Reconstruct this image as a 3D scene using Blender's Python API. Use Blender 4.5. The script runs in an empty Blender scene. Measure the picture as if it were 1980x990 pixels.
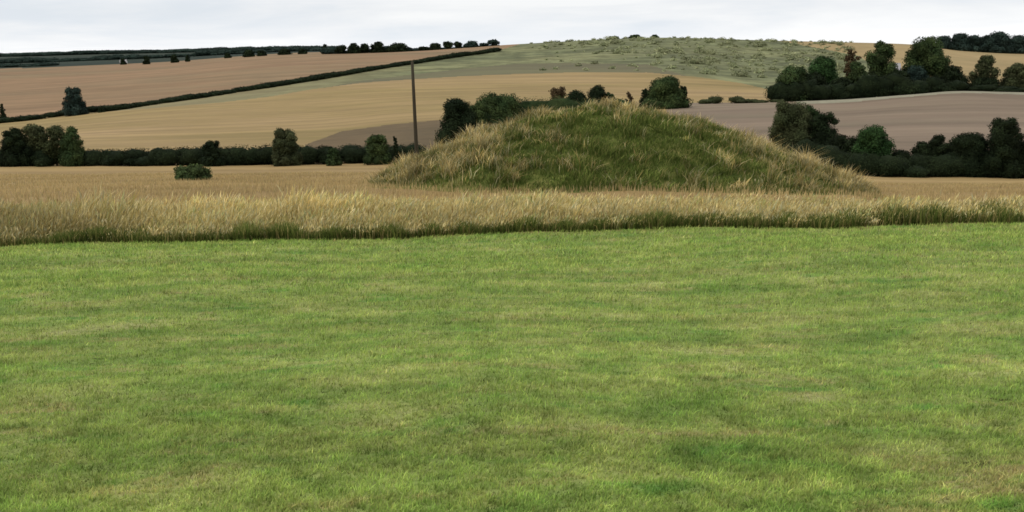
import bpy, math, random
import numpy as np
from mathutils import Matrix, Vector
rng = np.random.default_rng(7)
random.seed(7)
S = bpy.context.scene
COL = S.collection
W0, H0, F = 1980.0, 990.0, 1902.0
ROLL = math.radians(1.3); PITCH = math.atan(392.5/F)
# ------------------------------------------------------------------ camera
fw = np.array([0, math.cos(PITCH), -math.sin(PITCH)])
r0 = np.array([1.0, 0, 0]); u0 = np.array([0, math.sin(PITCH), math.cos(PITCH)])
rt = r0*math.cos(ROLL)-u0*math.sin(ROLL); up = u0*math.cos(ROLL)+r0*math.sin(ROLL)
cd = bpy.data.cameras.new('camera'); cam = bpy.data.objects.new('camera', cd); COL.objects.link(cam)
cd.sensor_width = 36; cd.lens = 36*F/W0; cd.clip_end = 30000; cd.clip_start = 0.05
m = Matrix(((rt[0], up[0], -fw[0], 0), (rt[1], up[1], -fw[1], 0), (rt[2], up[2], -fw[2], 0), (0, 0, 0, 1)))
cam.matrix_world = m
S.camera = cam

def ray(px, py):
    a = (px-W0/2)/F; b = (H0/2-py)/F
    d = fw+a*rt+b*up
    return d
def az_of(px, py=250.0):
    d = ray(px, py); return math.atan2(d[0], d[1])
def slope_of(px, py):
    d = ray(px, py); return d[2]/math.hypot(d[0], d[1])
def project(P):
    P = np.asarray(P, float); x = P@rt; y = P@up; z = P@fw
    z = np.where(z < 1e-3, 1e-3, z)
    return W0/2+F*x/z, H0/2-F*y/z

# ------------------------------------------------------------------ pchip
def pchip(x, y, xi):
    """x (n,), y (n,m) -> (len(xi), m)"""
    x = np.asarray(x, float); y = np.asarray(y, float); h = np.diff(x)[:, None]
    dl = np.diff(y, axis=0)/h
    dm = np.zeros_like(y)
    w1 = 2*h[1:]+h[:-1]; w2 = h[1:]+2*h[:-1]
    same = (dl[:-1]*dl[1:]) > 0
    with np.errstate(all='ignore'):
        hm = (w1+w2)/(w1/dl[:-1]+w2/dl[1:])
    dm[1:-1] = np.where(same, hm, 0); dm[0] = dl[0]; dm[-1] = dl[-1]
    xi = np.clip(xi, x[0], x[-1])
    k = np.clip(np.searchsorted(x, xi)-1, 0, len(x)-2)
    t = ((xi-x[k])/(x[k+1]-x[k]))[:, None]; hk = h[k]
    return ((2*t**3-3*t**2+1)*y[k]+(t**3-2*t**2+t)*hk*dm[k]+(-2*t**3+3*t**2)*y[k+1]+(t**3-t**2)*hk*dm[k+1])

# ------------------------------------------------------------------ terrain: profiles of the land (depth, height read off the view)
PROF = {
 -350: [(22,486),(38,396),(70,352),(120,330),(165,300),(250,275),(380,248),(600,190),(900,145),(1500,128),(3000,114)],
 0:    [(22,478),(38,390),(70,345),(120,322),(165,292),(250,263),(380,233),(600,175),(900,135),(1500,121),(3000,108)],
 300:  [(22,471),(38,385),(70,342),(120,320),(165,287),(250,248),(420,197),(600,155),(900,124),(1500,110),(3000,101)],
 600:  [(22,464),(38,379),(70,340),(120,317),(165,284),(260,232),(480,160),(660,124),(900,104),(1500,98),(3000,97)],
 800:  [(22,459),(38,375),(70,338),(120,312),(165,274),(260,216),(480,152),(620,124),(860,99),(1500,100),(3000,104)],
 1000: [(22,455),(38,373),(70,338),(120,300),(200,238),(260,208),(400,165),(500,143),(700,108),(900,86),(1200,90),(3000,103)],
 1250: [(22,448),(38,371),(70,342),(120,292),(200,228),(290,200),(400,165),(500,141),(700,100),(900,73),(1200,78),(3000,97)],
 1500: [(22,442),(38,377),(60,354),(95,330),(150,252),(220,212),(290,197),(400,174),(500,152),(700,112),(900,79),(1200,83),(3000,93)],
 1620: [(22,439),(38,382),(60,358),(95,337),(130,288),(200,236),(280,194),(320,196),(400,178),(500,155),(700,110),(900,82),(1200,85),(3000,92)],
 1750: [(22,436),(38,395),(60,362),(95,342),(130,296),(200,230),(275,185),(330,190),(450,160),(700,108),(900,86),(1200,88),(3000,91)],
 1850: [(22,433),(38,394),(60,362),(95,343),(130,297),(200,228),(275,178),(330,184),(450,164),(700,112),(900,98),(1100,98),(3000,93)],
 1980: [(22,430),(38,392),(60,361),(95,344),(130,296),(200,228),(275,181),(330,186),(450,166),(600,138),(800,108),(1000,100),(3000,94)],
 2400: [(22,420),(38,388),(60,357),(95,340),(130,290),(200,224),(275,182),(330,184),(450,162),(600,135),(800,104),(1000,95),(3000,88)],
}
cols = sorted(PROF)
colaz = np.array([az_of(c) for c in cols])
FINE_A0, FINE_A1 = az_of(-420), az_of(2420)
gaz = np.concatenate([np.linspace(-math.pi, FINE_A0, 40)[:-1], np.linspace(FINE_A0, FINE_A1, 960), np.linspace(FINE_A1, math.pi, 40)[1:]])
gd = np.unique(np.concatenate([np.geomspace(0.4, 110, 210), np.geomspace(110, 1000, 260), np.geomspace(1000, 9000, 90)]))
Zc = []
for c, a in zip(cols, colaz):
    ds = [0.3]; zs = [-1.73]
    e22 = PROF[c][0]; zz = slope_of(c, e22[1])*22/math.cos(a)
    for Y in (5, 12):
        ds.append(Y/math.cos(a)); zs.append(-1.7+(zz+1.7)*Y/22)
    for Y, py in PROF[c]:
        ds.append(Y/math.cos(a)); zs.append(slope_of(c, py)*Y/math.cos(a))
    ds.append(12000); zs.append(slope_of(c, PROF[c][-1][1])*12000)
    Zc.append(pchip(np.log(ds), np.array(zs)[:, None], np.log(gd))[:, 0])
Zc = np.array(Zc)
G = pchip(colaz, Zc, gaz)            # (naz, nd)
# behind the viewer: blend to a gentle plain
wgt = np.clip((np.abs(gaz)-0.75)/0.8, 0, 1)[:, None]
flat = -1.7-4*np.clip(gd/60, 0, 1)[None, :]
G = G*(1-wgt)+flat*wgt
AZ, DD = np.meshgrid(gaz, gd, indexing='ij')
XX = DD*np.sin(AZ); YY = DD*np.cos(AZ)
und = 0.035*np.sin(XX*0.55+YY*0.3)+0.03*np.sin(YY*0.9-XX*0.22+1)+0.02*np.sin(XX*1.3+2)
und *= np.clip(DD/6, 0, 1)*np.clip(80/DD, 0, 1)
und += 0.25*np.sin(XX*0.021+1.3)*np.sin(YY*0.017)*np.clip((DD-200)/200, 0, 1)
G = G+und
lgd = np.log(gd)
def zt(x, y):
    x = np.asarray(x, float); y = np.asarray(y, float)
    a = np.arctan2(x, y); d = np.log(np.clip(np.hypot(x, y), gd[0], gd[-1]))
    i = np.clip(np.searchsorted(gaz, a)-1, 0, len(gaz)-2); j = np.clip(np.searchsorted(lgd, d)-1, 0, len(gd)-2)
    s = (a-gaz[i])/(gaz[i+1]-gaz[i]); t = (d-lgd[j])/(lgd[j+1]-lgd[j])
    return (G[i, j]*(1-s)*(1-t)+G[i+1, j]*s*(1-t)+G[i, j+1]*(1-s)*t+G[i+1, j+1]*s*t)

# ------------------------------------------------------------------ mound
MX, MY = 0.0, 50.0
_d = ray(1195, 250); MX = _d[0]/_d[1]*MY
MR, MH = 12.25, 3.85
def mound_h(x, y):
    dx = np.asarray(x)-MX; dy = np.asarray(y)-MY
    an = np.arctan2(dy, dx)
    R = MR*(1+0.035*np.sin(an*2+0.7)+0.02*np.sin(an*5))
    r = np.hypot(dx, dy)/R
    ex = 1.5-0.17*np.cos(an)
    h = MH*np.clip(1-np.clip(r, 1e-4, 9)**ex, 0, 1)
    h = h+0.10*np.sin(dx*0.8+1)*np.sin(dy*0.7)*np.clip(1-r, 0, 1)*2
    h += 0.22*np.exp(-(((r-1.0)/0.12)**2))*0.4
    return np.where(r < 1.25, h, 0)
def zg(x, y): return zt(x, y)+mound_h(x, y)

# ------------------------------------------------------------------ materials
def lin(r, g, b, k=1.0):
    def f(c):
        c /= 255.0
        return c/12.92 if c <= 0.04045 else ((c+0.055)/1.055)**2.4
    return (f(r)*k, f(g)*k, f(b)*k, 1)
def new_mat(name):
    mt = bpy.data.materials.new(name); mt.use_nodes = True; nt = mt.node_tree
    b = nt.nodes['Principled BSDF']; b.inputs['Roughness'].default_value = 0.95
    b.inputs['Specular IOR Level'].default_value = 0.08
    return mt, nt, b
def noise(nt, src, scale, sv=(1, 1, 1), detail=4, rough=0.6, dist=0.0, rot=0.0):
    mp = nt.nodes.new('ShaderNodeMapping'); mp.inputs['Scale'].default_value = sv; mp.inputs['Rotation'].default_value = (0, 0, rot)
    nt.links.new(src, mp.inputs['Vector'])
    n = nt.nodes.new('ShaderNodeTexNoise'); n.inputs['Scale'].default_value = scale; n.inputs['Detail'].default_value = detail
    n.inputs['Roughness'].default_value = rough; n.inputs['Distortion'].default_value = dist
    nt.links.new(mp.outputs[0], n.inputs['Vector']); return n.outputs['Fac']
def ramp(nt, fac, stops):
    r = nt.nodes.new('ShaderNodeValToRGB'); e = r.color_ramp.elements
    while len(e) < len(stops): e.new(0.5)
    for el, (p, c) in zip(e, stops):
        el.position = p; el.color = c if len(c) == 4 else (*c, 1)
    nt.links.new(fac, r.inputs[0]); return r.outputs[0]
def mix(nt, fac, a, b, mode='MIX'):
    x = nt.nodes.new('ShaderNodeMix'); x.data_type = 'RGBA'; x.blend_type = mode
    for s, v in ((x.inputs[0], fac), (x.inputs[6], a), (x.inputs[7], b)):
        if hasattr(v, 'links'): nt.links.new(v, s)
        else: s.default_value = v
    return x.outputs[2]
def pos(nt):
    return nt.nodes.new('ShaderNodeNewGeometry').outputs['Position']
g3 = lambda v: (v, v, v, 1)
def field_mat(name, stops, scale=0.02, sv=(1, 1, 1), rot=0.0, fine=0.6, fine_amt=0.25, extra=None, bump=0.0, bscale=1.0):
    mt, nt, b = new_mat(name); P = pos(nt)
    c = ramp(nt, noise(nt, P, scale, sv, 6, 0.62, 0.3, rot), stops)
    md = ramp(nt, noise(nt, P, scale*5, sv, 5, 0.7, 0.5, rot+0.5), [(0.35, g3(0.93)), (0.65, g3(1.07))])
    c = mix(nt, 1.0, c, md, 'MULTIPLY')
    f = ramp(nt, noise(nt, P, fine, sv, 5, 0.7, 0, rot), [(0.3, g3(1-fine_amt)), (0.7, g3(1+fine_amt))])
    c = mix(nt, 1.0, c, f, 'MULTIPLY')
    if extra: c = extra(nt, P, c)
    nt.links.new(c, b.inputs['Base Color'])
    if bump:
        bn = nt.nodes.new('ShaderNodeBump'); bn.inputs['Strength'].default_value = bump; bn.inputs['Distance'].default_value = 0.3
        nt.links.new(noise(nt, P, bscale), bn.inputs['Height']); nt.links.new(bn.outputs[0], b.inputs['Normal'])
    return mt
K = 0.92
def lawn_color(nt, P):
    base = ramp(nt, noise(nt, P, 1.3, (0.7, 1.2, 1), 5, 0.62, 0.4, 0.05), [(0.25, lin(104, 128, 62, K)), (0.42, lin(126, 143, 74, K)), (0.57, lin(146, 154, 86, K)), (0.75, lin(168, 166, 112, K))])
    deep = ramp(nt, noise(nt, P, 2.2, (0.6, 1.4, 1), 4, 0.6), [(0.56, g3(0)), (0.70, g3(1))])
    c = mix(nt, deep, base, lin(104, 138, 66, K))
    vd = nt.nodes.new('ShaderNodeVectorMath'); vd.operation = 'DISTANCE'; nt.links.new(P, vd.inputs[0]); vd.inputs[1].default_value = (2.55, 4.7, -2.25)
    dp = ramp(nt, vd.outputs['Value'], [(0.1, g3(0.16)), (1.0, g3(0.0))])
    nz = mix(nt, 1.0, noise(nt, P, 1.6, (0.6, 1.4, 1), 7, 0.75, 0.5), dp, 'ADD')
    br = ramp(nt, nz, [(0.55, g3(0)), (0.69, g3(0.65))])
    c = mix(nt, br, c, lin(170, 146, 108, K))
    st = ramp(nt, noise(nt, P, 1.0, (0.07, 1.1, 1), 4, 0.6, 0.0, 0.03), [(0.35, g3(0.88)), (0.65, g3(1.14))])
    c = mix(nt, 1.0, c, st, 'MULTIPLY')
    return c
mt, nt, b = new_mat('lawn_soil'); P = pos(nt)
c = lawn_color(nt, P)
f = ramp(nt, noise(nt, P, 14, (1, 1, 1), 5, 0.75), [(0.25, g3(0.45)), (0.5, g3(0.85)), (0.7, g3(1.1))])
c = mix(nt, 1.0, c, f, 'MULTIPLY')
sp = ramp(nt, noise(nt, P, 3.2, (0.8, 1.4, 1), 3, 0.6), [(0.27, g3(1)), (0.33, g3(0))])
c = mix(nt, sp, c, lin(60, 62, 28, K)); nt.links.new(c, b.inputs['Base Color'])
bn = nt.nodes.new('ShaderNodeBump'); bn.inputs['Strength'].default_value = 0.8; bn.inputs['Distance'].default_value = 0.04
nt.links.new(noise(nt, P, 18), bn.inputs['Height']); nt.links.new(bn.outputs[0], b.inputs['Normal'])
M_lawn = mt
def blade_mat(name, use_lawn):
    mt, nt, b = new_mat(name)
    at = nt.nodes.new('ShaderNodeAttribute'); at.attribute_name = 'tint'
    if use_lawn: c = mix(nt, 1.0, lawn_color(nt, pos(nt)), at.outputs['Color'], 'MULTIPLY')
    else: c = at.outputs['Color']
    nt.links.new(c, b.inputs['Base Color'])
    # thin blades let some light through
    tr = nt.nodes.new('ShaderNodeBsdfTranslucent'); nt.links.new(c, tr.inputs[0])
    ms = nt.nodes.new('ShaderNodeMixShader'); ms.inputs[0].default_value = 0.3
    out = nt.nodes['Material Output']
    nt.links.new(b.outputs[0], ms.inputs[1]); nt.links.new(tr.outputs[0], ms.inputs[2]); nt.links.new(ms.outputs[0], out.inputs['Surface'])
    return mt
M_lblade = blade_mat('lawn_blade', True); M_blade = blade_mat('grass_blade', False)
def leaf_mat(name, col, col2):
    lk = {'scrub_leaves': 1.0, 'dark_leaves': 0.45, 'mid_leaves': 0.72, 'haze_blue_leaves': 0.6}.get(name, 0.62)
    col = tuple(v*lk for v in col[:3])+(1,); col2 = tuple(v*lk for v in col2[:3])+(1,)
    mt, nt, b = new_mat(name)
    at = nt.nodes.new('ShaderNodeAttribute'); at.attribute_name = 'tint'
    P = pos(nt); n = ramp(nt, noise(nt, P, 0.35, detail=2), [(0.35, col), (0.65, col2)])
    c = mix(nt, 1.0, n, at.outputs['Color'], 'MULTIPLY'); nt.links.new(c, b.inputs['Base Color']); return mt
LEAF = {
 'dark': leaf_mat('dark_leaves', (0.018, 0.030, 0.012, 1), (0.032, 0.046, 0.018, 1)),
 'mid': leaf_mat('mid_leaves', (0.030, 0.052, 0.018, 1), (0.058, 0.080, 0.026, 1)),
 'olive': leaf_mat('olive_leaves', (0.048, 0.060, 0.024, 1), (0.080, 0.088, 0.038, 1)),
 'green': leaf_mat('green_leaves', (0.024, 0.056, 0.016, 1), (0.044, 0.088, 0.026, 1)),
 'haze_blue': leaf_mat('haze_blue_leaves', (0.024, 0.042, 0.032, 1), (0.038, 0.058, 0.044, 1)),  # blue cast of distance haze put into the leaf colour, no haze volume
 'brown': leaf_mat('brown_leaves', (0.075, 0.048, 0.024, 1), (0.11, 0.075, 0.036, 1)),
 'scrub': leaf_mat('scrub_leaves', (0.13, 0.15, 0.07, 1), (0.25, 0.25, 0.13, 1)),
}
mt, nt, b = new_mat('bark'); nt.links.new(ramp(nt, noise(nt, pos(nt), 3, (4, 4, 0.6)), [(0.3, (0.05, 0.04, 0.028, 1)), (0.7, (0.14, 0.115, 0.085, 1))]), b.inputs['Base Color']); M_bark = mt
mt, nt, b = new_mat('pole_wood'); nt.links.new(ramp(nt, noise(nt, pos(nt), 5, (5, 5, 0.35)), [(0.3, (0.03, 0.026, 0.018, 1)), (0.7, (0.065, 0.055, 0.036, 1))]), b.inputs['Base Color']); M_pole = mt
M_rough = field_mat('rough_ground', [(0.3, lin(84, 88, 44, K)), (0.5, lin(120, 110, 66, K)), (0.7, lin(150, 132, 86, K))], 0.5, fine=8, fine_amt=0.35)
M_mound = field_mat('mound_turf', [(0.3, lin(58, 70, 30, K)), (0.5, lin(88, 94, 44, K)), (0.7, lin(118, 112, 62, K))], 0.7, fine=6, fine_amt=0.4, bump=0.6, bscale=2)
KF = 0.66
def tram(nt, P, c):
    v = ramp(nt, noise(nt, P, 0.02, (0.18, 1.6, 1), 2, 0.5, 0.6, -0.25), [(0.46, g3(1.0)), (0.5, g3(0.86)), (0.54, g3(1.0))])
    c = mix(nt, 1.0, c, v, 'MULTIPLY')
    w = ramp(nt, noise(nt, P, 0.035, (0.25, 2.2, 1), 3, 0.5, 0.0, 0.12), [(0.35, g3(0.88)), (0.65, g3(1.10))])
    return mix(nt, 1.0, c, w, 'MULTIPLY')
M_wheat_near = field_mat('wheat_near', [(0.3, lin(158, 132, 84, KF)), (0.5, lin(172, 144, 96, KF)), (0.7, lin(182, 156, 106, KF))], 0.06, (0.35, 1.2, 1), 0, 1.6, 0.10, tram)
M_wheat_mid = field_mat('wheat_mid', [(0.28, lin(152, 134, 84, KF)), (0.5, lin(170, 145, 98, KF)), (0.72, lin(178, 150, 108, KF))], 0.012, (0.6, 1.3, 1), 0.3, 0.25, 0.07, tram)
M_wheat_up = field_mat('stubble_upper', [(0.28, lin(140, 124, 94, KF)), (0.5, lin(156, 128, 96, KF)), (0.7, lin(168, 134, 102, KF))], 0.008, (0.6, 1.2, 1), 0.2, 0.12, 0.06, tram)
M_fallow = field_mat('fallow', [(0.3, lin(104, 90, 66, KF)), (0.7, lin(124, 104, 76, KF))], 0.03, fine=0.3, fine_amt=0.08)
M_pink = field_mat('ploughed', [(0.28, lin(132, 118, 97, KF)), (0.5, lin(143, 124, 104, KF)), (0.72, lin(152, 136, 111, KF))], 0.02, (0.25, 1.4, 1), 0.0, 0.4, 0.07, tram)
def downx(nt, P, c):
    k = ramp(nt, noise(nt, P, 0.045, (1, 1, 1), 5, 0.75), [(0.40, g3(0.68)), (0.5, g3(1.0)), (0.6, g3(1.35))])
    c = mix(nt, 1.0, c, k, 'MULTIPLY')
    sx = nt.nodes.new('ShaderNodeSeparateXYZ'); nt.links.new(P, sx.inputs[0])
    mr_ = nt.nodes.new('ShaderNodeMapRange'); mr_.inputs[1].default_value = -150; mr_.inputs[2].default_value = -50; mr_.inputs[3].default_value = 0.9; mr_.inputs[4].default_value = 0.0
    nt.links.new(sx.outputs['X'], mr_.inputs[0])
    return mix(nt, mr_.outputs[0], c, lin(158, 142, 104, KF))
M_down = field_mat('down_grass', [(0.3, lin(104, 108, 76, KF)), (0.5, lin(120, 122, 86, KF)), (0.7, lin(142, 140, 98, KF))], 0.012, (0.7, 1, 1), 0, 0.15, 0.12, downx)
M_meadow = field_mat('meadow_strip', [(0.3, lin(104, 102, 78, KF)), (0.5, lin(118, 112, 84, KF)), (0.7, lin(126, 122, 88, KF))], 0.01, (0.5, 1.6, 1), 0.2, 0.15, 0.06)
M_margin = field_mat('margin', [(0.3, lin(150, 144, 120, KF)), (0.7, lin(168, 162, 138, KF))], 0.05)
M_tan = field_mat('tan_hill', [(0.3, lin(160, 140, 98, KF)), (0.7, lin(182, 156, 110, KF))], 0.01, fine=0.1, fine_amt=0.05)
M_far = field_mat('far_land', [(0.35, lin(36, 48, 42, KF)), (0.60, lin(56, 66, 50, KF)), (0.75, lin(92, 94, 70, KF))], 0.0022, (0.6, 2, 1), 0, 0.03, 0.1)

# ------------------------------------------------------------------ mesh helpers
def mesh_obj(name, V, quads=None, tris=None, mat=None, tint=None, smooth=False, parent=None):
    me = bpy.data.meshes.new(name); V = np.asarray(V, np.float32)
    q = np.zeros((0, 4), np.int32) if quads is None else np.asarray(quads, np.int32)
    t = np.zeros((0, 3), np.int32) if tris is None else np.asarray(tris, np.int32)
    loops = np.concatenate([q.ravel(), t.ravel()]); n = len(q)+len(t)
    me.vertices.add(len(V)); me.vertices.foreach_set('co', V.ravel())
    me.loops.add(len(loops)); me.loops.foreach_set('vertex_index', loops)
    tot = np.concatenate([np.full(len(q), 4), np.full(len(t), 3)]).astype(np.int32)
    st = np.concatenate([[0], np.cumsum(tot)[:-1]]).astype(np.int32) if n else tot
    me.polygons.add(n); me.polygons.foreach_set('loop_start', st); me.polygons.foreach_set('loop_total', tot)
    if smooth: me.polygons.foreach_set('use_smooth', np.ones(n, bool))
    if tint is not None:
        a = me.color_attributes.new('tint', 'FLOAT_COLOR', 'POINT')
        tc = np.ones((len(V), 4), np.float32); tc[:, :3] = tint; a.data.foreach_set('color', tc.ravel())
    me.update(calc_edges=True)
    if mat: me.materials.append(mat)
    o = bpy.data.objects.new(name, me); COL.objects.link(o)
    if parent: o.parent = parent
    return o
def tag(o, label=None, cat=None, group=None, kind=None):
    if label: o['label'] = label
    if cat: o['category'] = cat
    if group: o['group'] = group
    if kind: o['kind'] = kind
    return o

# ------------------------------------------------------------------ build land, split into fields
na, nd = G.shape
idx = np.arange(na*nd).reshape(na, nd)
VT = np.stack([XX, YY, G], -1).reshape(-1, 3)
Q = np.stack([idx[:-1, :-1], idx[1:, :-1], idx[1:, 1:], idx[:-1, 1:]], -1).reshape(-1, 4)
Ce = VT[Q].mean(1); px, py = project(Ce); aq = np.arctan2(Ce[:, 0], Ce[:, 1]); front = np.abs(aq) < 0.7
px = np.where(front, px, np.where(aq > 0, 2400, -400)); Y = Ce[:, 1]
wob = 0.12*np.sin(Ce[:, 0]*3.1)+0.08*np.sin(Ce[:, 0]*7.3+1)
track = np.interp(px, [-400, 0, 160, 300, 450, 600, 700, 800, 900, 965, 1010], [268, 236, 216, 199, 178, 154, 139, 123, 108, 97, 84])
gl = np.interp(px, [60, 250, 420, 520, 600, 700, 800, 900, 1000, 1100, 1250, 1350, 1430, 1500], [226, 213, 199, 187, 173, 160, 153, 147, 143, 140, 140, 149, 160, 176])
hedgeY = np.interp(px, [-400, 800, 1100, 1500, 1980], [122, 122, 122, 97, 96])
lab = np.full(len(Q), 9)
lab[Y < 30.5+wob*4+1.2*np.sin(Ce[:, 0]*0.25)] = 1
lab[Y < 22+wob*0.5] = 0
m_ = (lab == 9) & (Y < hedgeY); lab[m_] = 2
m_ = (lab == 9) & front
lab[m_ & (px < 1500)] = 3
fl = m_ & (Y < 235) & (px > 590) & (px < 960) & (py > np.interp(px, [590, 660, 760, 850, 960], [280, 254, 240, 232, 228])); 
lab[m_ & (px < 1500) & (py < gl)] = 5
lab[m_ & (px > 620) & (px < 1330) & (py < gl) & (py > gl-np.interp(px, [620, 800, 1000, 1250, 1330], [0, 9, 20, 16, 0])) & (py > track+6)] = 6
lab[m_ & (px < 1010) & (py < track)] = 4
lab[fl] = 7
lab[m_ & (px > 1290) & (Y < 292)] = 8
lab[m_ & (px > 1540) & (Y < 292) & (Y > 268)] = 11
lab[m_ & (px >= 1500) & (Y >= 292)] = 5
lab[m_ & (Y >= 292) & (px > 1500) & (py < np.interp(px, [1500, 1600, 1660, 1700, 1760], [78, 96, 108, 135, 190]))] = 10
lab[m_ & (px > 1720) & (Y >= 292)] = 10
lab[m_ & (Y > 1150)] = 9
lab[(lab == 4) & (Y > np.interp(px, [-400, 0, 300, 600, 960], [960, 930, 960, 1000, 1150]))] = 9
lab[(lab == 9) & (~front) & (Y < 300) & (Y > 34)] = 3
names = {0: ('lawn', M_lawn), 1: ('rough_ground', M_rough), 2: ('wheat_field', M_wheat_near), 3: ('stubble_field', M_wheat_mid), 4: ('upper_field', M_wheat_up),
         5: ('hill', M_down), 6: ('meadow', M_meadow), 7: ('fallow_field', M_fallow), 8: ('ploughed_field', M_pink), 9: ('far_ground', M_far), 10: ('hill_field', M_tan), 11: ('field_margin', M_margin)}
for k, (nm, mt) in names.items():
    q = Q[lab == k]
    if len(q) == 0: continue
    u, inv = np.unique(q, return_inverse=True)
    o = mesh_obj(nm, VT[u], quads=inv.reshape(-1, 4), mat=mt, smooth=True); tag(o, kind='structure')
# central cap beneath the viewer
ring = VT[idx[:-1, 0]]; cap = np.vstack([ring, [[0, 0, -1.73]]]); n_ = len(ring)
o = mesh_obj('lawn', cap, tris=[(i, n_, (i+1) % n_) for i in range(n_)][:], mat=M_lawn, smooth=True); tag(o, kind='structure')
# mound
rr = np.linspace(0, 1.12, 70); th = np.linspace(0, 2*math.pi, 181)[:-1]
R_, T_ = np.meshgrid(rr*MR, th, indexing='ij'); mx = MX+R_*np.cos(T_); my = MY+R_*np.sin(T_)
hh = mound_h(mx, my); mz = zt(mx, my)+hh-0.05+0.02*(R_ < MR)
mz = np.where(R_ > MR*1.04, zt(mx, my)-0.3, mz)
mi = np.arange(mx.size).reshape(mx.shape); q = np.stack([mi[:-1], mi[1:], np.roll(mi, -1, 1)[1:], np.roll(mi, -1, 1)[:-1]], -1).reshape(-1, 4)
o = mesh_obj('mound', np.stack([mx, my, mz], -1).reshape(-1, 3), quads=q, mat=M_mound, smooth=True); tag(o, kind='structure')

# ------------------------------------------------------------------ grass blades
def blades(name, x, y, z, h, w, c0, c1, lean=0.35, head=None, mat=None, wind=(0.3, 0.1)):
    n = len(x); a = rng.uniform(0, 2*math.pi, n); ux, uy = np.cos(a), np.sin(a)
    la = rng.uniform(0, 2*math.pi, n); lm = np.abs(rng.normal(0, lean, n))*h
    lx = np.cos(la)*lm+wind[0]*h*rng.uniform(0, 1, n); ly = np.sin(la)*lm+wind[1]*h*rng.uniform(0, 1, n)
    B = np.stack([x, y, z-0.01], -1); U = np.stack([ux, uy, 0*ux], -1)*w[:, None]/2; L = np.stack([lx, ly, 0*lx], -1)
    UP = np.array([0, 0, 1.0])
    def at(t): return B+L*(t**2)+UP*(h*t*(1-0.12*(np.hypot(lx, ly)/np.maximum(h, 1e-3))*t))[:, None]
    if head is None:
        rows = [(0, 1.0), (0.55, 0.8)]; tip = 1.0
    else:
        rows = [(0, 0.5), (0.72, 0.35), (0.84, 1.0)]; tip = 1.0
    V = []; T = []
    for t, ww in rows:
        wv = ww if head is None or t < 0.8 else head[:, None]
        p = at(np.full(n, t)[:, None] if False else t); V += [p-U*wv, p+U*wv]
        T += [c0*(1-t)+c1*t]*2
    V.append(at(tip)); T.append(c1)
    k = len(V); V = np.stack(V, 1).reshape(-1, 3); T = np.stack(T, 1).reshape(-1, 3); b0 = np.arange(n)[:, None]*k
    q = [b0+np.array([[2*i, 2*i+1, 2*i+3, 2*i+2]]) for i in range(len(rows)-1)]
    t3 = b0+np.array([[k-3, k-2, k-1]])
    return mesh_obj(name, V, quads=np.concatenate(q), tris=t3, mat=mat, tint=T)
KB = 1.5
def rgb(r, g, b, k=KB): return np.array(lin(r, g, b, k)[:3])
def vnoise(x, y, s, seed=0):
    r = np.random.default_rng(seed); v = 0
    for i in range(6):
        a = r.uniform(0, 6.28); f = s*r.uniform(0.6, 1.9); v = v+np.sin((x*math.cos(a)+y*math.sin(a))*f+r.uniform(0, 6.28)+1.3*np.sin((x*math.sin(a)-y*math.cos(a))*f*0.7))
    return v/6
# lawn
N = 420000
Yd = 1/rng.uniform(1/21.9, 1/3.6, N); Yd = np.where(rng.random(N) < 0.35, rng.uniform(3.6, 22, N), Yd)
xd = rng.uniform(-0.66, 0.66, N)*Yd
cl = 0.75+0.55*vnoise(xd, Yd*1.6, 3.5, 3)
sc = np.maximum(1, Yd/9)
h = rng.uniform(0.022, 0.055, N)*(0.7+0.6*cl)*np.sqrt(sc); w = rng.uniform(0.004, 0.0075, N)*sc
tn = (rng.normal(1.1, 0.26, N).clip(0.55, 2.0)*(1+0.5*vnoise(xd, Yd*1.3, 14, 31)+0.15*vnoise(xd, Yd, 5, 32)+0.3*vnoise(xd, Yd, 30, 33)))[:, None]*np.array([0.95, 1.04, 0.86])
spt = np.clip((vnoise(xd, Yd, 22, 51)+0.5*vnoise(xd, Yd, 3, 52)-0.45)/0.1, 0, 1)
tn = tn*(1-0.7*spt[:, None]); h = h*(1-0.5*spt)
yel = (rng.random(N) < 0.12)[:, None]; tn = np.where(yel, tn*np.array([1.35, 1.12, 1.25]), tn)
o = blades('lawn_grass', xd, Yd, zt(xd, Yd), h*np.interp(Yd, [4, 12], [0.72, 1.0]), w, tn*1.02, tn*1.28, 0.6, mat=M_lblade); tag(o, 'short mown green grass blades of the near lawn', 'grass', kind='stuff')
# tall rough grass along the lawn edge
def scatter(n, y0, y1, spread=0.72):
    yy = np.sqrt(rng.uniform(y0**2, y1**2, n)); return rng.uniform(-spread, spread, n)*yy, yy
GREEN = rgb(84, 96, 42); DKG = rgb(62, 76, 30); STRAW = rgb(176, 156, 106); PALE = rgb(190, 172, 130); OCH = rgb(150, 128, 80); BRN = rgb(128, 104, 72); GRY = rgb(150, 142, 112)
def mixcol(cols, wts, n):
    k = rng.choice(len(cols), n, p=np.array(wts)/sum(wts)); return np.array(cols)[k]*rng.normal(1, 0.14, (n, 1)).clip(0.6, 1.5)
N = 150000
x, y = scatter(N, 22.3, 30.5)
nt_ = 2600; tx, ty = scatter(nt_, 22.2, 30.5); ti = rng.integers(0, nt_, N); use = rng.random(N) < 0.6
x = np.where(use, tx[ti]+rng.normal(0, 0.16, N), x); y = np.where(use, np.maximum(ty[ti]+rng.normal(0, 0.16, N), 22.15), y)
th_ = np.where(use, rng.normal(1.0, 0.22, nt_).clip(0.5, 1.5)[ti], 0.85); tcol = np.where(use, rng.normal(1.0, 0.2, nt_).clip(0.6, 1.5)[ti], 0.9)
tk = np.where(use, rng.integers(0, 7, nt_)[ti], -1)
cl = vnoise(x, y, 0.9, 5); big = vnoise(x, y, 0.25, 6)
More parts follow.
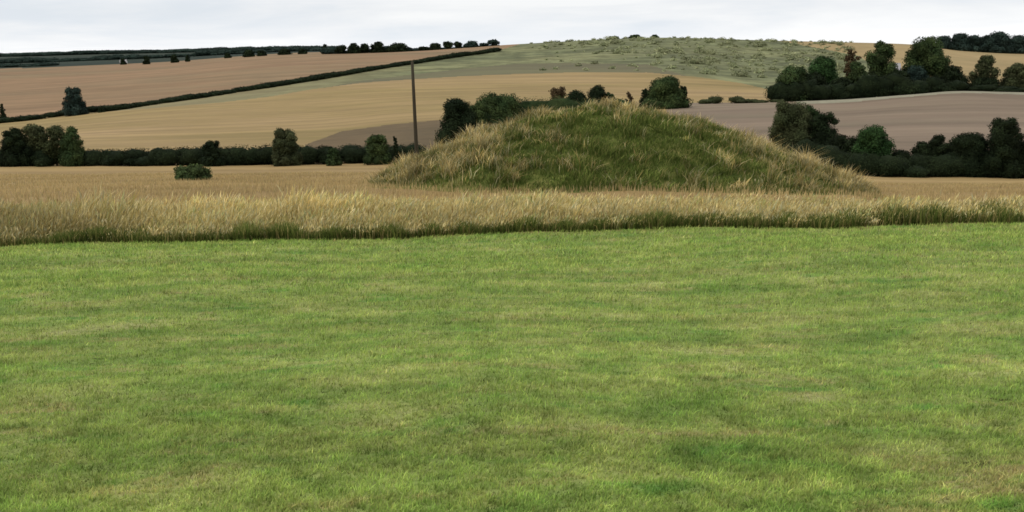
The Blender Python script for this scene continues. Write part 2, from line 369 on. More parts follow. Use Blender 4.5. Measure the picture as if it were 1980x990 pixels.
keep = rng.random(N) < 0.75+0.4*cl; x, y, cl, big, th_, tcol, tk = x[keep], y[keep], cl[keep], big[keep], th_[keep], tcol[keep], tk[keep]; n = len(x)
hs = np.interp(x/y, [-0.6, -0.2, 0.25, 0.38, 0.6], [1.0, 0.95, 0.72, 0.62, 0.6])
h = rng.uniform(0.5, 0.92, n)*hs*(0.85+0.45*cl)*np.clip((y-21.6)/2.2, 0.5, 1)*np.interp(y, [24, 30], [1, 0.6])
w = rng.uniform(0.012, 0.022, n)
c1 = mixcol([STRAW, PALE, OCH, BRN, GRY], [5, 2.5, 3, 0.8, 3], n)*np.array([0.97, 1.0, 0.94]); c1 = c1*(1+0.3*big[:, None]+0.3*cl[:, None])
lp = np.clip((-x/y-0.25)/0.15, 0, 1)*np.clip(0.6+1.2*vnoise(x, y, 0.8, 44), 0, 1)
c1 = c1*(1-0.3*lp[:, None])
h = h*th_; c1 = c1*(0.45+0.55*tcol[:, None])*1.14
c1 = np.where((tk == 3)[:, None], c1*np.array([0.72, 0.86, 0.72]), c1); c1 = np.where((tk == 5)[:, None], c1*np.array([1.1, 1.1, 1.22]), c1)
c0 = mixcol([GREEN, DKG, OCH], [4, 3, 2.5], n)
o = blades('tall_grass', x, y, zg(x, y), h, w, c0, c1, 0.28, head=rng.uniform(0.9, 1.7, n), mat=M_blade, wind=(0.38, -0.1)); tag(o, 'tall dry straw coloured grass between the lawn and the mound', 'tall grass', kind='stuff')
# green base growth at edge
N = 60000
x = rng.uniform(-0.72, 0.72, N); ev = vnoise(x*22, x*0, 1.1, 61); ev2 = vnoise(x*22, x*0, 4.5, 62); dep = np.abs(rng.normal(0, 0.8, N))+np.interp(x, [0.3, 0.5], [0, 0.0]); dep = dep*np.interp(x, [-0.6, 0.25, 0.4, 0.6], [1, 1, 2.6, 3.2])
y = 22.05+dep+0.15*np.sin(x*70); x = x*y; cl = vnoise(x, y, 1.6, 9)
h = rng.uniform(0.13, 0.33, N)*(1+0.4*cl+0.55*ev+0.5*ev2).clip(0.3, 2.2)*np.interp(x/y, [-0.6, 0.3, 0.4], [1, 1, 1.35])
c1 = mixcol([rgb(78, 88, 40), rgb(58, 68, 28), rgb(98, 100, 50), rgb(128, 116, 72)], [4, 4, 2, 1.5], N)*(1+0.4*ev2[:, None]); c0 = c1*0.8
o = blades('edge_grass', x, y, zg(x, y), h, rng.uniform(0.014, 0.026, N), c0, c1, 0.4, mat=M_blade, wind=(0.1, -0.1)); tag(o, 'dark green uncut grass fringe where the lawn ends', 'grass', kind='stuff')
# mound grass
N = 150000
r = np.sqrt(rng.random(N))*MR*1.03; a = rng.uniform(0, 2*math.pi, N); x = MX+r*np.cos(a); y = MY+r*np.sin(a)
nt_ = 1500; tr_ = np.sqrt(rng.random(nt_))*MR; ta_ = rng.uniform(0, 6.283, nt_); ti = rng.integers(0, nt_, N); use = rng.random(N) < 0.62
sg = rng.uniform(0.10, 0.30, nt_)[ti]
x = np.where(use, (MX+tr_*np.cos(ta_))[ti]+rng.normal(0, 1, N)*sg, x); y = np.where(use, (MY+tr_*np.sin(ta_))[ti]+rng.normal(0, 1, N)*sg, y); r = np.hypot(x-MX, y-MY)
th_ = np.where(use, rng.normal(1.25, 0.35, nt_).clip(0.6, 2.2)[ti], 0.75); th_ = np.minimum(th_, 1.9-0.75*np.clip(mound_h(x, y)/MH, 0, 1)); tcol = np.where(use, rng.normal(0.9, 0.34, nt_).clip(0.3, 1.8)[ti], 0.72); tb = np.where(use, rng.normal(0, 0.42, nt_)[ti], 0)
cl = vnoise(x, y, 2.6, 11); big = vnoise(x, y, 0.4, 12)
rim = np.clip((r/MR-0.55)/0.4, 0, 1); side = np.clip((x-MX-3)/7, 0, 1); top = np.clip((mound_h(x, y)/MH-0.75)/0.2, 0, 1)
lft = np.clip((MX-3-x)/7, 0, 1)
mid_ = np.clip(1-np.hypot(x-MX-1, (y-MY+5))/7.5, 0, 1)
dry = 0.13+0.8*side+0.35*top+0.45*lft+0.45*big+0.5*cl-0.6*mid_+tb*(1-0.5*mid_)
isdry = rng.random(N) < dry
h = np.where(isdry, rng.uniform(0.3, 0.6, N), rng.uniform(0.22, 0.42, N))*(0.95+0.9*cl).clip(0.25, 2)
c1 = np.where(isdry[:, None], mixcol([STRAW, OCH, GRY*1.1, PALE, BRN], [4, 3, 4, 1.5, 1], N)*1.12, mixcol([rgb(86, 100, 46), rgb(62, 78, 34), rgb(110, 116, 60), rgb(128, 126, 76)], [4, 3, 3, 1.5], N))
h = h*th_*0.76; c1 = c1*(tcol*(1+0.3*vnoise(x, y, 4.5, 13)))[:, None].clip(0.35, 1.8)*np.array([1.0, 0.96, 0.95])
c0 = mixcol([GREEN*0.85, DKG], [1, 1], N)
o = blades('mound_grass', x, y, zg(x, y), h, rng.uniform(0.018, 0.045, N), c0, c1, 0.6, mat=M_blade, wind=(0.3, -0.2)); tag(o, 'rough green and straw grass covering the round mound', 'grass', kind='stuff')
# crop stalks in the near part of the wheat
N = 110000
x, y = scatter(N, 30, 78)
keep = (np.hypot(x-MX, y-MY) > MR*1.0); x, y = x[keep], y[keep]; n = len(x)
c1 = mixcol([rgb(168, 146, 102), rgb(156, 136, 94), rgb(146, 132, 92)], [3, 3, 2], n)*(0.9+0.2*vnoise(x*0.5, y, 0.5, 41))[:, None]
o = blades('wheat', x, y, zg(x, y), rng.uniform(0.15, 0.34, n)*np.interp(y, [34, 60], [1.0, 0.7]), rng.uniform(0.015, 0.03, n), c1*0.85, c1, 0.3, mat=M_blade, wind=(0.1, 0)); tag(o, 'ripe golden crop stalks beyond the rough grass', 'wheat', kind='stuff')

# ------------------------------------------------------------------ trees
def ico(sub=1):
    import bmesh
    bm = bmesh.new(); bmesh.ops.create_icosphere(bm, subdivisions=sub, radius=1)
    v = np.array([p.co[:] for p in bm.verts]); f = np.array([[q.index for q in p.verts] for p in bm.faces]); bm.free(); return v, f
ICV, ICF = ico(2)
def leaf_mesh(name, lobes, ls, mat, parent, cover=2.6, core=0.72, zmin=0.0):
    """lobes: list of (cx,cy,cz,rx,ry,rz)"""
    PV = []; PN = []; PT = []
    CV = []; CF = []; off = 0
    for (cx, cy, cz, rx, ry, rz) in lobes:
        ar = 4*math.pi*((rx*ry+ry*rz+rx*rz)/3)
        n = int(min(6000, max(14, cover*ar/(ls*ls))))
        d = rng.normal(size=(n, 3)); d /= np.linalg.norm(d, axis=1)[:, None]
        rad = 1-np.abs(rng.normal(0, 0.2, n))+rng.uniform(0, 0.30, n)**1.3
        rad *= 1+0.10*np.sin(d[:, 0]*5+cx)*np.sin(d[:, 2]*6+cy)
        p = d*rad[:, None]*np.array([rx, ry, rz])+np.array([cx, cy, cz])
        PV.append(p); PN.append(d+rng.normal(0, 0.45, (n, 3))+np.array([0, 0, 0.25]))
        tv = rng.uniform(0.62, 1.55); PT.append(np.full(n, tv)*rng.uniform(0.6, 1.5, n))
        jit = 1+0.12*rng.normal(size=(len(ICV), 1))
        CV.append(ICV*jit*np.array([rx, ry, rz])*core+np.array([cx, cy, cz])); CF.append(ICF+off); off += len(ICV)
    P_ = np.concatenate(PV); Nn = np.concatenate(PN); T = np.concatenate(PT)
    k = P_[:, 2] > zmin; P_, Nn, T = P_[k], Nn[k], T[k]
    Nn /= np.linalg.norm(Nn, axis=1)[:, None]
    rv = rng.normal(size=P_.shape); A = np.cross(Nn, rv); A /= np.linalg.norm(A, axis=1)[:, None]; Bv = np.cross(Nn, A)
    s = (ls*rng.uniform(0.5, 1.1, len(P_)))[:, None]
    V = np.stack([P_-A*s*0.6, P_-Bv*s*0.38, P_+A*s*0.6, P_+Bv*s*0.38], 1).reshape(-1, 3)
    q = np.arange(len(P_)*4).reshape(-1, 4)
    cv = np.concatenate(CV); cv[:, 2] = np.maximum(cv[:, 2], zmin); cf = np.concatenate(CF)
    tint = np.concatenate([np.repeat(T, 4), np.full(len(cv), 0.9)])[:, None]*np.ones(3)
    return mesh_obj(name, np.concatenate([V, cv]), quads=q, tris=cf+len(V), mat=mat, tint=tint, parent=parent)
def tube(pts, rads, sides=7):
    V = []; 
    for (p, r) in zip(pts, rads):
        for k in range(sides):
            a = 2*math.pi*k/sides; V.append((p[0]+r*math.cos(a), p[1]+r*math.sin(a), p[2]))
    Qs = []
    for i in range(len(pts)-1):
        for k in range(sides):
            Qs.append((i*sides+k, i*sides+(k+1) % sides, (i+1)*sides+(k+1) % sides, (i+1)*sides+k))
    return V, Qs
def spot(px_, Yd_):
    d = ray(px_, 250); x = d[0]/d[1]*Yd_; return x, Yd_
def woody(px_, topy, wpx, Yd_, mat, label, cat='tree', name='tree', group=None, shape='round', basey=None, lobes_n=None, cover=2.4, core=0.7, lean=0):
    # iterate so the silhouette's centre lies at px_ at mid height
    x, y = spot(px_, Yd_); z0 = float(zg(x, y)); d = math.hypot(x, y)
    for _ in range(3):
        ztop = slope_of(px_, topy)*d
        c = project(np.array([[x, y, (z0+ztop)/2]]))[0][0]; x += (px_-c)/F*Yd_; z0 = float(zg(x, y)); d = math.hypot(x, y)
    h = max(ztop-z0, 0.8); wd = wpx/F*Yd_
    root = bpy.data.objects.new(name, None); COL.objects.link(root); root.location = (x, y, z0); root.empty_display_size = 0.3
    tag(root, label, cat, group)
    pxm = Yd_/F                         # metres per photo pixel
    ls = max(0.14, min(3.0*pxm, wd*0.18))
    b0 = {'round': 0.22, 'bush': 0.0, 'tall': 0.15, 'open': 0.30}[shape]
    nl = (lobes_n or int(rng.integers(12, 18)))+8
    L = []
    hc = h*(1-b0); ph = rng.uniform(0, 6.28, 4)
    L.append((lean*0.4*wd, 0, h*b0+hc*0.45, wd*0.33, wd*0.33, hc*0.38))
    for i in range(nl):
        u = (i+rng.uniform(0, 1))/nl*0.92; zc = h*b0+hc*u
        prof = {'round': math.sqrt(max(0.05, 1-(2*u-0.95)**2)), 'bush': math.sqrt(max(0.05, 1-(u*0.98)**2.4)), 'tall': max(0.3, math.sqrt(max(0.05, 1-(2*u-0.85)**2))), 'open': math.sqrt(max(0.05, 1-(2*u-1.1)**2))}[shape]
        an = i*2.4+rng.uniform(-0.7, 0.7); rl = wd*rng.uniform(0.16 if lobes_n else 0.10, 0.20)
        env = 1+0.16*math.sin(an*2+ph[0]+u*3)+0.14*math.sin(an*3+ph[1]-u*5)
        rr_ = max(0, wd/2*prof*env-rl*0.8)*rng.uniform(0.7, 1.0)
        rz = min(rl*rng.uniform(0.7, 1.15), hc*0.35)
        L.append((math.cos(an)*rr_+lean*u*wd, math.sin(an)*rr_, min(zc, h-rz*1.05), rl, rl*rng.uniform(0.8, 1.2), rz))
    for k in range(3):
        rt_ = wd*rng.uniform(0.10, 0.17); rz = min(rt_, hc*0.3)
        L.append((lean*0.9*wd+(rng.uniform(-0.2, 0.2) if not lobes_n else rng.uniform(-0.08, 0.08))*wd, rng.uniform(-.1, .1)*wd, h-rz-(0 if k == 0 else rng.uniform(0.02, 0.14)*h), rt_, rt_, rz))
    if shape in ('bush',):
        for k in range(6):
            an = k*1.05+ph[2]; L.append((math.cos(an)*wd*0.33, math.sin(an)*wd*0.33, h*0.16, wd*rng.uniform(0.14, 0.24), wd*0.2, h*rng.uniform(0.16, 0.28)))
    leaf_mesh('crown', L, ls, LEAF[mat], root, cover=cover, core=core, zmin=0.02 if shape == 'bush' else h*b0*0.5)
    tr = max(0.05, h*0.026)
    V, Qs = tube([(0, 0, -0.3), (0.02*h, 0, h*0.15), (-0.01*h, 0.01*h, h*0.4), (lean*0.5*wd, 0, h*0.72)], [tr*1.5, tr, tr*0.75, tr*0.3])
    for k in range(4):
        an = k*1.6+0.4; o_ = len(V); zb = h*(0.22+0.1*k)
        v2, q2 = tube([(0, 0, zb), (math.cos(an)*wd*0.14, math.sin(an)*wd*0.14, zb+h*0.12), (math.cos(an)*wd*0.28, math.sin(an)*wd*0.28, zb+h*0.2)], [tr*0.5, tr*0.35, tr*0.15], 5)
        V += v2; Qs += [tuple(i+o_ for i in qq) for qq in q2]
    mesh_obj('trunk', V, quads=Qs, mat=M_bark, smooth=True, parent=root)
    return root
def hedge(pts, thick, mat, label, name='hedge', cat='hedge', group=None, step=None, gaps=0.0, var=0.18, kind=None):
    """pts: (px, topy, depth)"""
    W = []
    for p, ty, Yd_ in pts:
        x, y = spot(p, Yd_); z = float(zg(x, y)); W.append((x, y, max(0.5, slope_of(p, ty)*math.hypot(x, y)-z)))
    W = np.array(W); seg = np.hypot(np.diff(W[:, 0]), np.diff(W[:, 1])); cum = np.concatenate([[0], np.cumsum(seg)])
    hm = W[:, 2].mean(); st = step or max(0.8, hm*0.7); n = max(3, int(cum[-1]/st)); s = np.linspace(0, cum[-1], n)
    xs = np.interp(s, cum, W[:, 0]); ys = np.interp(s, cum, W[:, 1]); hs_ = np.interp(s, cum, W[:, 2])
    root = bpy.data.objects.new(name, None); x0, y0 = xs[n//2], ys[n//2]; z0 = float(zg(x0, y0)); root.location = (x0, y0, z0); COL.objects.link(root)
    tag(root, label, cat, group, kind)
    L = []; ym = np.mean([p[2] for p in pts]); ls = max(0.14, 2.6*ym/F)
    zmin_ = -1e9
    for i in range(n):
        if rng.random() < gaps: continue
        hh_ = hs_[i]*(1+var*(0.6*math.sin(i*0.37+hm)+0.5*math.sin(i*0.11+2*hm)))*rng.uniform(1-var, 1+var*0.6); zb = float(zg(xs[i], ys[i]))-z0
        j = rng.uniform(-0.25, 0.25, 2)*thick
        L.append((xs[i]-x0+j[0], ys[i]-y0+j[1], zb+hh_*0.48, st*1.15, thick*0.5, hh_*0.52))
        if rng.random() < 0.9: L.append((xs[i]-x0+j[1], ys[i]-y0+j[0], zb+hh_*0.28, st*0.8, thick*0.6, hh_*0.32))
    leaf_mesh('foliage', L, ls, LEAF[mat], root, cover=2.2, core=0.92, zmin=zmin_)
    return root

# --- left side, valley hedge and its bushes
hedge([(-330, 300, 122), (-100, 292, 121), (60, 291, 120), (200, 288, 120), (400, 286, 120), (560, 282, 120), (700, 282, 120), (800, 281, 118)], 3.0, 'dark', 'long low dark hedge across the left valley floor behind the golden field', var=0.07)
woody(28, 246, 64, 119, 'dark', 'leftmost dark tree of the clump rising above the left hedge', shape='bush', group='trees in the left hedge clump')
woody(68, 239, 62, 121, 'olive', 'olive tree with pale gaps, second from left in the hedge clump', shape='round', group='trees in the left hedge clump', core=0.5)
woody(106, 242, 60, 120, 'olive', 'olive tree with pale gaps, third from left in the hedge clump', shape='round', group='trees in the left hedge clump', core=0.5)
woody(142, 244, 52, 119, 'mid', 'rightmost tree of the clump rising above the left hedge', shape='bush', group='trees in the left hedge clump')
woody(411, 271, 46, 117, 'dark', 'small round bush poking above the left hedge between the clump and the big bush', 'bush', 'bush', shape='bush')
woody(553, 247, 62, 116, 'olive', 'tall rounded olive bush rising from the middle of the left hedge', 'bush', 'bush', shape='bush')
woody(645, 285, 32, 114, 'mid', 'small low green bush against the front of the hedge', 'bush', 'bush', shape='bush')
woody(729, 259, 56, 115, 'mid', 'rounded green bush in the hedge just left of the pole', 'bush', 'bush', shape='bush')
woody(765, 263, 14, 114, 'dark', 'tiny narrow dark bush right beside the foot of the pole', 'bush', 'bush', shape='bush')
# --- lone tree and track hedge
woody(143, 167, 46, 372, 'haze_blue', 'lone dark tree standing on the diagonal field hedge at left', shape='bush')
woody(5, 200, 12, 378, 'dark', 'small dark bush on the diagonal hedge at the left edge of the view', 'bush', 'bush', shape='bush')
woody(196, 206, 16, 372, 'dark', 'tiny dark bush on the diagonal hedge right of the lone tree', 'bush', 'bush', shape='bush')
TR = [(-330, 252), (-100, 238), (0, 230), (80, 222), (160, 210), (230, 205), (300, 194), (380, 183), (450, 172), (520, 162), (600, 149), (700, 134), (800, 118), (880, 105), (965, 93)]
def depth_at(px_, py_, lo, hi):
    ys = np.linspace(lo, hi, 800); x = ray(px_, py_)[0]/ray(px_, py_)[1]*ys; z = zt(x, ys)
    pp = project(np.stack([x, ys, z], -1))[1]; return float(ys[np.argmin(np.abs(pp-py_))])
hedge([(p, t-1.5, depth_at(p, t+8 if p < 700 else t+6, 200, 880)) for p, t in TR], 3.4, 'dark', 'thin dark hedge line climbing diagonally across the left hillside to the skyline', step=3.0, gaps=0.03, var=0.14)
# --- skyline trees
hedge([(640, 92, 865), (720, 92, 865), (790, 93, 865), (860, 92, 870), (960, 88, 870)], 5, 'haze_blue', 'low dark hedge joining the trees of the left skyline row', step=5, var=0.4, gaps=0.1)
SK = [(660, 87, 20, 'a low tree at the left end of the skyline row'), (684, 83, 22, 'round tree, second from the left in the skyline row'), (706, 84, 18, 'small tree third from the left in the skyline row'),
      (731, 80, 24, 'tall round tree, fourth from the left in the skyline row'), (768, 83, 36, 'broad dark tree in the middle of the skyline row'), (818, 90, 20, 'low tree right after the gap above the pole'),
      (841, 83, 24, 'round tree just right of the gap above the pole'), (865, 80, 18, 'narrow tree fifth from the right in the skyline row'), (885, 80, 15, 'slim tree fourth from the right in the skyline row'),
      (912, 79, 22, 'rounded tree third from the right in the skyline row'), (935, 83, 15, 'small tree next to last in the skyline row'), (953, 76, 20, 'tallest tree at the right end of the skyline row')]
for p, t, w_, l in SK:
    woody(p, t, w_*1.2, 860, 'haze_blue' if rng.random() < .5 else 'dark', l, shape='bush' if w_ > 20 else 'round', group='trees in the row on the left skyline', lobes_n=7)
woody(805, 95, 26, 880, 'dark', 'low thin skyline bush directly above the pole top', 'bush', 'bush', shape='bush')
MD = [(238, 113, 12, 930, 'small dark tree left of the far white building'), (283, 108, 14, 900, 'small dark tree right of the far white building'), (337, 105, 16, 900, 'isolated tiny tree on the far left field edge'),
      (362, 106, 10, 900, 'very small tree right of the isolated far tree'), (440, 102, 14, 920, 'tiny tree below the horizon wood'), (481, 96, 24, 900, 'broad dark tree near the horizon left of the row'),
      (505, 97, 18, 900, 'short tree beside the broad horizon tree'), (550, 94, 26, 900, 'wide low tree on the horizon between the wood and the row'), (585, 94, 18, 900, 'small round tree on the horizon left of the row'),
      (628, 85, 14, 880, 'slender tree standing apart left of the skyline row')]
for p, t, w_, d_, l in MD:
    woody(p, t, w_, d_, 'dark', l, shape='bush', lobes_n=6)
hedge([(-330, 107, 2600), (0, 103, 2600), (150, 99, 2550), (300, 96, 2500), (450, 91, 2500), (640, 88, 2500)], 90, 'haze_blue', 'dark wood along the far left horizon', name='far_wood', cat='wood', step=26, kind='stuff', var=0.1)
hedge([(-330, 126, 1050), (0, 122, 1020), (60, 121, 1000), (110, 120, 990)], 26, 'haze_blue', 'dark grey green copse along the top edge of the upper left field', name='copse', cat='copse', step=7, var=0.3)
hedge([(-330, 117, 1400), (0, 114, 1400), (110, 112, 1350), (200, 108, 1350), (300, 104, 1300), (420, 99, 1300), (640, 93, 1250)], 22, 'haze_blue', 'thin far hedge running above the upper left field', step=8, var=0.35, gaps=0.04)
# --- behind the mound
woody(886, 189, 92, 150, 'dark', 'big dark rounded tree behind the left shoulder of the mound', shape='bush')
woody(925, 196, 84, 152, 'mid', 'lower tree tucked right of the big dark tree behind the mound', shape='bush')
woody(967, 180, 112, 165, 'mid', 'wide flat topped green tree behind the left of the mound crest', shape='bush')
hedge([(935, 198, 168), (1020, 190, 168), (1100, 187, 168), (1200, 191, 170)], 3.5, 'mid', 'green hedge just showing over the mound crest')
woody(1080, 167, 52, 172, 'brown', 'dark brownish tree behind the mound crest, left of the pair', shape='bush', core=0.6)
woody(1115, 174, 56, 172, 'dark', 'dark tree between the brownish tree and the reddish bush behind the crest', shape='bush')
woody(1155, 164, 64, 172, 'dark', 'dark lumpy tree above the highest part of the mound', shape='bush')
woody(1182, 178, 30, 172, 'mid', 'small bush at the right foot of the lumpy tree above the mound', 'bush', 'bush', shape='bush')
woody(1217, 177, 24, 174, 'brown', 'tiny brown bush alone above the mound crest', 'bush', 'bush', shape='bush')
woody(1248, 171, 26, 262, 'dark', 'small dark tree touching the left of the dome shaped tree', shape='bush')
woody(1287, 148, 88, 258, 'mid', 'large dome shaped dark tree behind the right of the mound crest', shape='bush', lobes_n=14)
woody(1320, 165, 26, 258, 'dark', 'short dark tree at the right foot of the dome shaped tree', shape='bush')
hedge([(1362, 187, 285), (1410, 186, 285), (1436, 183, 285), (1500, 186, 288)], 2.5, 'olive', 'low broken hedge along the top of the ploughed field', step=2.0, gaps=0.15, var=0.4)
# --- right mid trees
UR = [(1532, 127, 66, 296, 'mid', 'bush', 'rounded tree at the left end of the big upper right clump'), (1590, 108, 72, 305, 'green', 'bush', 'bright green topped tree, second in the upper right clump'),
      (1570, 140, 60, 298, 'dark', 'bush', 'low dark tree in front of the bright green topped one'),
      (1645, 94, 27, 330, 'brown', 'open', 'thin rust brown tree in the gap of the upper right clump'), (1656, 118, 42, 300, 'mid', 'tall', 'slender green tree before the rust brown one'),
      (1625, 150, 50, 296, 'dark', 'bush', 'low dark bush under the rust brown tree'), (1704, 79, 60, 304, 'mid', 'tall', 'tall tree with domed top left of the notch in the clump'),
      (1742, 134, 48, 298, 'dark', 'bush', 'dark lower tree filling the notch between the two tallest trees'), (1786, 71, 84, 303, 'mid', 'tall', 'largest and broadest tree of the upper right clump'),
      (1772, 126, 48, 298, 'haze_blue', 'bush', 'bluish low tree in front of the broadest tree'), (1836, 126, 60, 298, 'dark', 'bush', 'dark round tree right of the broadest tree'),
      (1903, 106, 42, 300, 'olive', 'tall', 'narrow tree standing alone against the tan hill'), (1905, 150, 56, 298, 'dark', 'bush', 'dark bush around the foot of the narrow tree'), (1966, 122, 52, 300, 'olive', 'bush', 'olive tree at the far right edge of the view')
      ]
for p, t, w_, d_, mt_, sh, l in UR:
    woody(p, t, w_*1.15, d_, mt_, l, shape=sh, group='trees in the upper right clump', cover=2.8, core=0.62)
for p, t, w_, l in [(2030, 110, 70, 'tree just past the right edge in the upper clump')]:
    woody(p, t, w_, 300, 'mid', l, shape='bush')
hedge([(1505, 158, 292), (1600, 150, 292), (1700, 150, 290), (1800, 146, 290), (1870, 158, 290), (1990, 162, 290), (2200, 160, 292)], 5, 'dark', 'dark undergrowth hedge along the base of the upper right trees', step=3.5, var=0.3)
for p, t, w_, l in [(1826, 69, 30, 'leftmost tree of the bluish row on the right skyline'), (1855, 64, 34, 'second tree of the bluish row on the right skyline'), (1883, 68, 34, 'lower third tree of the bluish skyline row'),
                    (1908, 68, 30, 'small fourth tree of the bluish skyline row'), (1934, 61, 42, 'tallest humped tree of the bluish skyline row'), (1968, 68, 44, 'last tree of the bluish skyline row by the right edge')]:
    woody(p, t, w_*1.25, 880, 'haze_blue', l, shape='bush', group='trees on the right skyline', lobes_n=10)
woody(2010, 68, 46, 880, 'haze_blue', 'skyline tree outside the right edge', shape='bush')
# --- right hedge line in front of ploughed field
RH = [(1530, 196, 74, 104, 'olive', 'bush', 'ragged olive tree at the right shoulder of the mound'), (1560, 205, 40, 106, 'mid', 'round', 'upright tree behind the ragged olive tree'), (1592, 218, 54, 103, 'dark', 'bush', 'dark leaning tree right of the ragged olive tree'),
      (1625, 262, 60, 101, 'dark', 'bush', 'low dark bush between the leaning tree and the bright green one'), (1684, 244, 70, 98, 'green', 'bush', 'bright green rounded tree standing out in the right hedge'),
      (1740, 292, 50, 98, 'dark', 'bush', 'low dark bush right of the bright green tree'), (1785, 275, 44, 98, 'dark', 'bush', 'small dark tree left of the pointed one in the right hedge'), (1812, 262, 42, 97, 'dark', 'tall', 'pointed dark tree in the right hedge'),
      (1868, 259, 74, 97, 'dark', 'bush', 'broad flat topped dark tree in the right hedge'), (1940, 229, 72, 96, 'dark', 'bush', 'tallest dark tree in the right hedge near the edge'), (1985, 275, 60, 96, 'dark', 'bush', 'dark tree cut by the right edge of the view')]
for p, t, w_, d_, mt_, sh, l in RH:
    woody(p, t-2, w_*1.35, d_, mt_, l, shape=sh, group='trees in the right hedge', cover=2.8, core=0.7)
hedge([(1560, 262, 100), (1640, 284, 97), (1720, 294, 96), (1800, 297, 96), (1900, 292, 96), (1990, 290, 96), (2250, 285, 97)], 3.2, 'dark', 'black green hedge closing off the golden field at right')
# --- bush in the crop
woody(372, 318, 72, 60, 'mid', 'low spreading dark green bush with brown stems in the tall grass', 'bush', 'bush', shape='bush', lobes_n=9)
# --- scrub on the hill
L = []
for i in range(750):
    p = rng.uniform(1030, 1640); q_ = rng.uniform(500, 890); lim = np.interp(p, [1080, 1250, 1620], [760, 620, 380])
    if q_ < lim and rng.random() < 0.8: continue
    x, y = spot(p, q_); z = float(zt(x, y)); r_ = rng.lognormal(0.15, 0.45); L.append((x, y, z+r_*0.25, r_*1.3, r_*1.2, r_*0.75))
o = leaf_mesh('scrub', L, 0.8, LEAF['scrub'], None, cover=1.6, core=0.5, zmin=-1e9); tag(o, 'pale green scrub scattered over the central hill', 'scrub', kind='stuff')
for p, t, w_, l in [(1186, 70, 22, 'left low bush on the crest of the central hill'), (1228, 67, 26, 'middle wide bush on the crest of the central hill'), (1266, 67, 16, 'right small bush on the crest of the central hill')]:
    woody(p, t, w_, 895, 'mid', l, 'bush', 'bush', shape='bush', group='bushes on the hill crest', lobes_n=6)

# ------------------------------------------------------------------ pole
x, y = spot(806, 101); z = float(zg(x, y)); d = math.hypot(x, y)
c = project(np.array([[x, y, z]])); x += (807-c[0][0])/F*101
zt_ = slope_of(797, 119)*d; hp = zt_-z; xt = x-0.0
pt = project(np.array([[x, y, zt_]]))[0][0]; dxt = (797-pt)/F*101
V, Qs = tube([(0, 0, -0.5), (dxt*0.3, 0, hp*0.3), (dxt*0.65, 0, hp*0.65), (dxt, 0, hp), (dxt, 0, hp+0.03)], [0.20, 0.185, 0.165, 0.145, 0.05], 14)
pole = bpy.data.objects.new('utility_pole', None); COL.objects.link(pole); pole.location = (x, y, z); tag(pole, 'dark brown wooden pole leaning slightly left beside the mound', 'pole')
mesh_obj('shaft', V, quads=Qs, mat=M_pole, smooth=True, parent=pole)

# ------------------------------------------------------------------ two far pale buildings
mw, nt, b = new_mat('pale_render'); nt.links.new(ramp(nt, noise(nt, pos(nt), 0.5), [(0.3, (0.55, 0.53, 0.5, 1)), (0.7, (0.68, 0.66, 0.63, 1))]), b.inputs['Base Color'])
mr, nt, b = new_mat('grey_roof'); nt.links.new(ramp(nt, noise(nt, pos(nt), 0.8), [(0.3, (0.30, 0.28, 0.27, 1)), (0.7, (0.40, 0.38, 0.37, 1))]), b.inputs['Base Color'])
mg, nt, b = new_mat('dark_glass'); b.inputs['Base Color'].default_value = (0.03, 0.035, 0.04, 1); b.inputs['Roughness'].default_value = 0.2
def house(px_, topy, Yd_, w_, dp, label, wallh):
    x, y = spot(px_, Yd_); z = float(zt(x, y)); top = slope_of(px_, topy)*math.hypot(x, y); base = top-wallh*1.6
    base = min(base, z)if base < z else base
    r = bpy.data.objects.new('house', None); COL.objects.link(r); r.location = (x, y, z); tag(r, label, 'house')
    H = top-z; wh = H*0.62
    a, e = w_/2, dp/2
    V = [(-a, -e, -1), (a, -e, -1), (a, e, -1), (-a, e, -1), (-a, -e, wh), (a, -e, wh), (a, e, wh), (-a, e, wh), (-a, 0, H-0.12), (a, 0, H-0.12)]
    me = bpy.data.meshes.new('wall'); me.from_pydata(V, [], [(0, 1, 5, 4), (2, 3, 7, 6), (1, 2, 6, 9, 5), (3, 0, 4, 8, 7)]); me.materials.append(mw)
    o = bpy.data.objects.new('wall', me); COL.objects.link(o); o.parent = r
    a2, e2 = a+0.3, e+0.4; wl = wh-0.25
    V = [(-a2, -e2, wl), (a2, -e2, wl), (a2, 0, H), (-a2, 0, H), (a2, e2, wl), (-a2, e2, wl), (-a2, -e2, wl-.2), (a2, -e2, wl-.2), (a2, 0, H-.2), (-a2, 0, H-.2), (a2, e2, wl-.2), (-a2, e2, wl-.2)]
    me = bpy.data.meshes.new('roof'); me.from_pydata(V, [], [(0, 1, 2, 3), (3, 2, 4, 5), (6, 9, 8, 7), (9, 11, 10, 8), (0, 6, 7, 1), (5, 4, 10, 11), (1, 7, 8, 2), (2, 8, 10, 4), (0, 3, 9, 6), (3, 5, 11, 9)]); me.materials.append(mr)
    o = bpy.data.objects.new('roof', me); COL.objects.link(o); o.parent = r
    for k in (-0.5, 0.5):
        cx = k*a; V = [(cx-.5, -e-.03, wh*.45), (cx+.5, -e-.03, wh*.45), (cx+.5, -e-.03, wh*.78), (cx-.5, -e-.03, wh*.78), (cx-.5, -e+.05, wh*.45), (cx+.5, -e+.05, wh*.45), (cx+.5, -e+.05, wh*.78), (cx-.5, -e+.05, wh*.78)]
        me = bpy.data.meshes.new('window'); me.from_pydata(V, [], [(0, 1, 2, 3), (0, 4, 5, 1), (3, 2, 6, 7), (1, 5, 6, 2), (0, 3, 7, 4)]); me.materials.append(mg)
        o = bpy.data.objects.new('window', me); COL.objects.link(o); o.parent = r
house(252, 115, 960, 5.5, 5, 'tiny white building among far trees on the left field edge', 3)
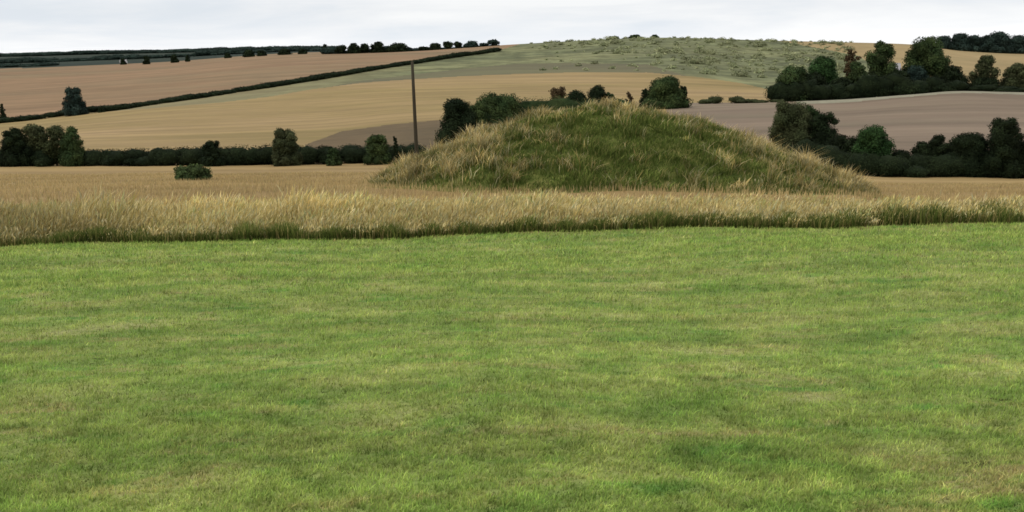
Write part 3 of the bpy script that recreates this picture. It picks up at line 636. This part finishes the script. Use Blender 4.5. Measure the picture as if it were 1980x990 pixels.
house(1722, 122, 335, 3.6, 4, 'pale building glimpsed between two tall trees at upper right', 3)

# ------------------------------------------------------------------ light
SUN_EL, SUN_AZ = math.radians(48), math.radians(-115)      # azimuth from +Y, clockwise
w = bpy.data.worlds.new('World'); S.world = w; w.use_nodes = True; nt = w.node_tree; bg = nt.nodes['Background']
sky = nt.nodes.new('ShaderNodeTexSky'); sky.sky_type = 'NISHITA'; sky.sun_disc = False; sky.sun_elevation = SUN_EL; sky.sun_rotation = SUN_AZ
tc = nt.nodes.new('ShaderNodeTexCoord')
n1 = noise(nt, tc.outputs['Generated'], 3.5, (1, 1, 8), 6, 0.55, 0.4)
cl_ = ramp(nt, n1, [(0.38, (7.6, 8.1, 8.7, 1)), (0.52, (8.7, 8.9, 9.2, 1)), (0.62, (9.5, 9.6, 9.7, 1))])
# overcast sky is brighter near the horizon line here and overhead
sx = nt.nodes.new('ShaderNodeSeparateXYZ'); nt.links.new(tc.outputs['Generated'], sx.inputs[0])
hz = ramp(nt, sx.outputs['Z'], [(0.0, g3(1.14)), (0.045, g3(1.02)), (0.3, g3(1.1)), (1.0, g3(1.5))])
cl_ = mix(nt, 1.0, cl_, hz, 'MULTIPLY')
c = mix(nt, 0.93, sky.outputs[0], cl_)
nt.links.new(c, bg.inputs['Color']); bg.inputs['Strength'].default_value = 0.10
sl = bpy.data.lights.new('sun', 'SUN'); sl.energy = 1.3; sl.angle = math.radians(14); sl.color = (1, 0.96, 0.9)
so = bpy.data.objects.new('sun', sl); COL.objects.link(so)
dv = Vector((math.sin(SUN_AZ)*math.cos(SUN_EL), math.cos(SUN_AZ)*math.cos(SUN_EL), math.sin(SUN_EL)))
so.rotation_euler = dv.to_track_quat('Z', 'Y').to_euler()
S.render.engine = 'CYCLES'
S.view_settings.view_transform = 'Standard'; S.view_settings.look = 'None'; S.view_settings.exposure = 0.0; S.view_settings.gamma = 1
S.cycles.pixel_filter_type = 'BLACKMAN_HARRIS'; S.cycles.filter_width = 1.6
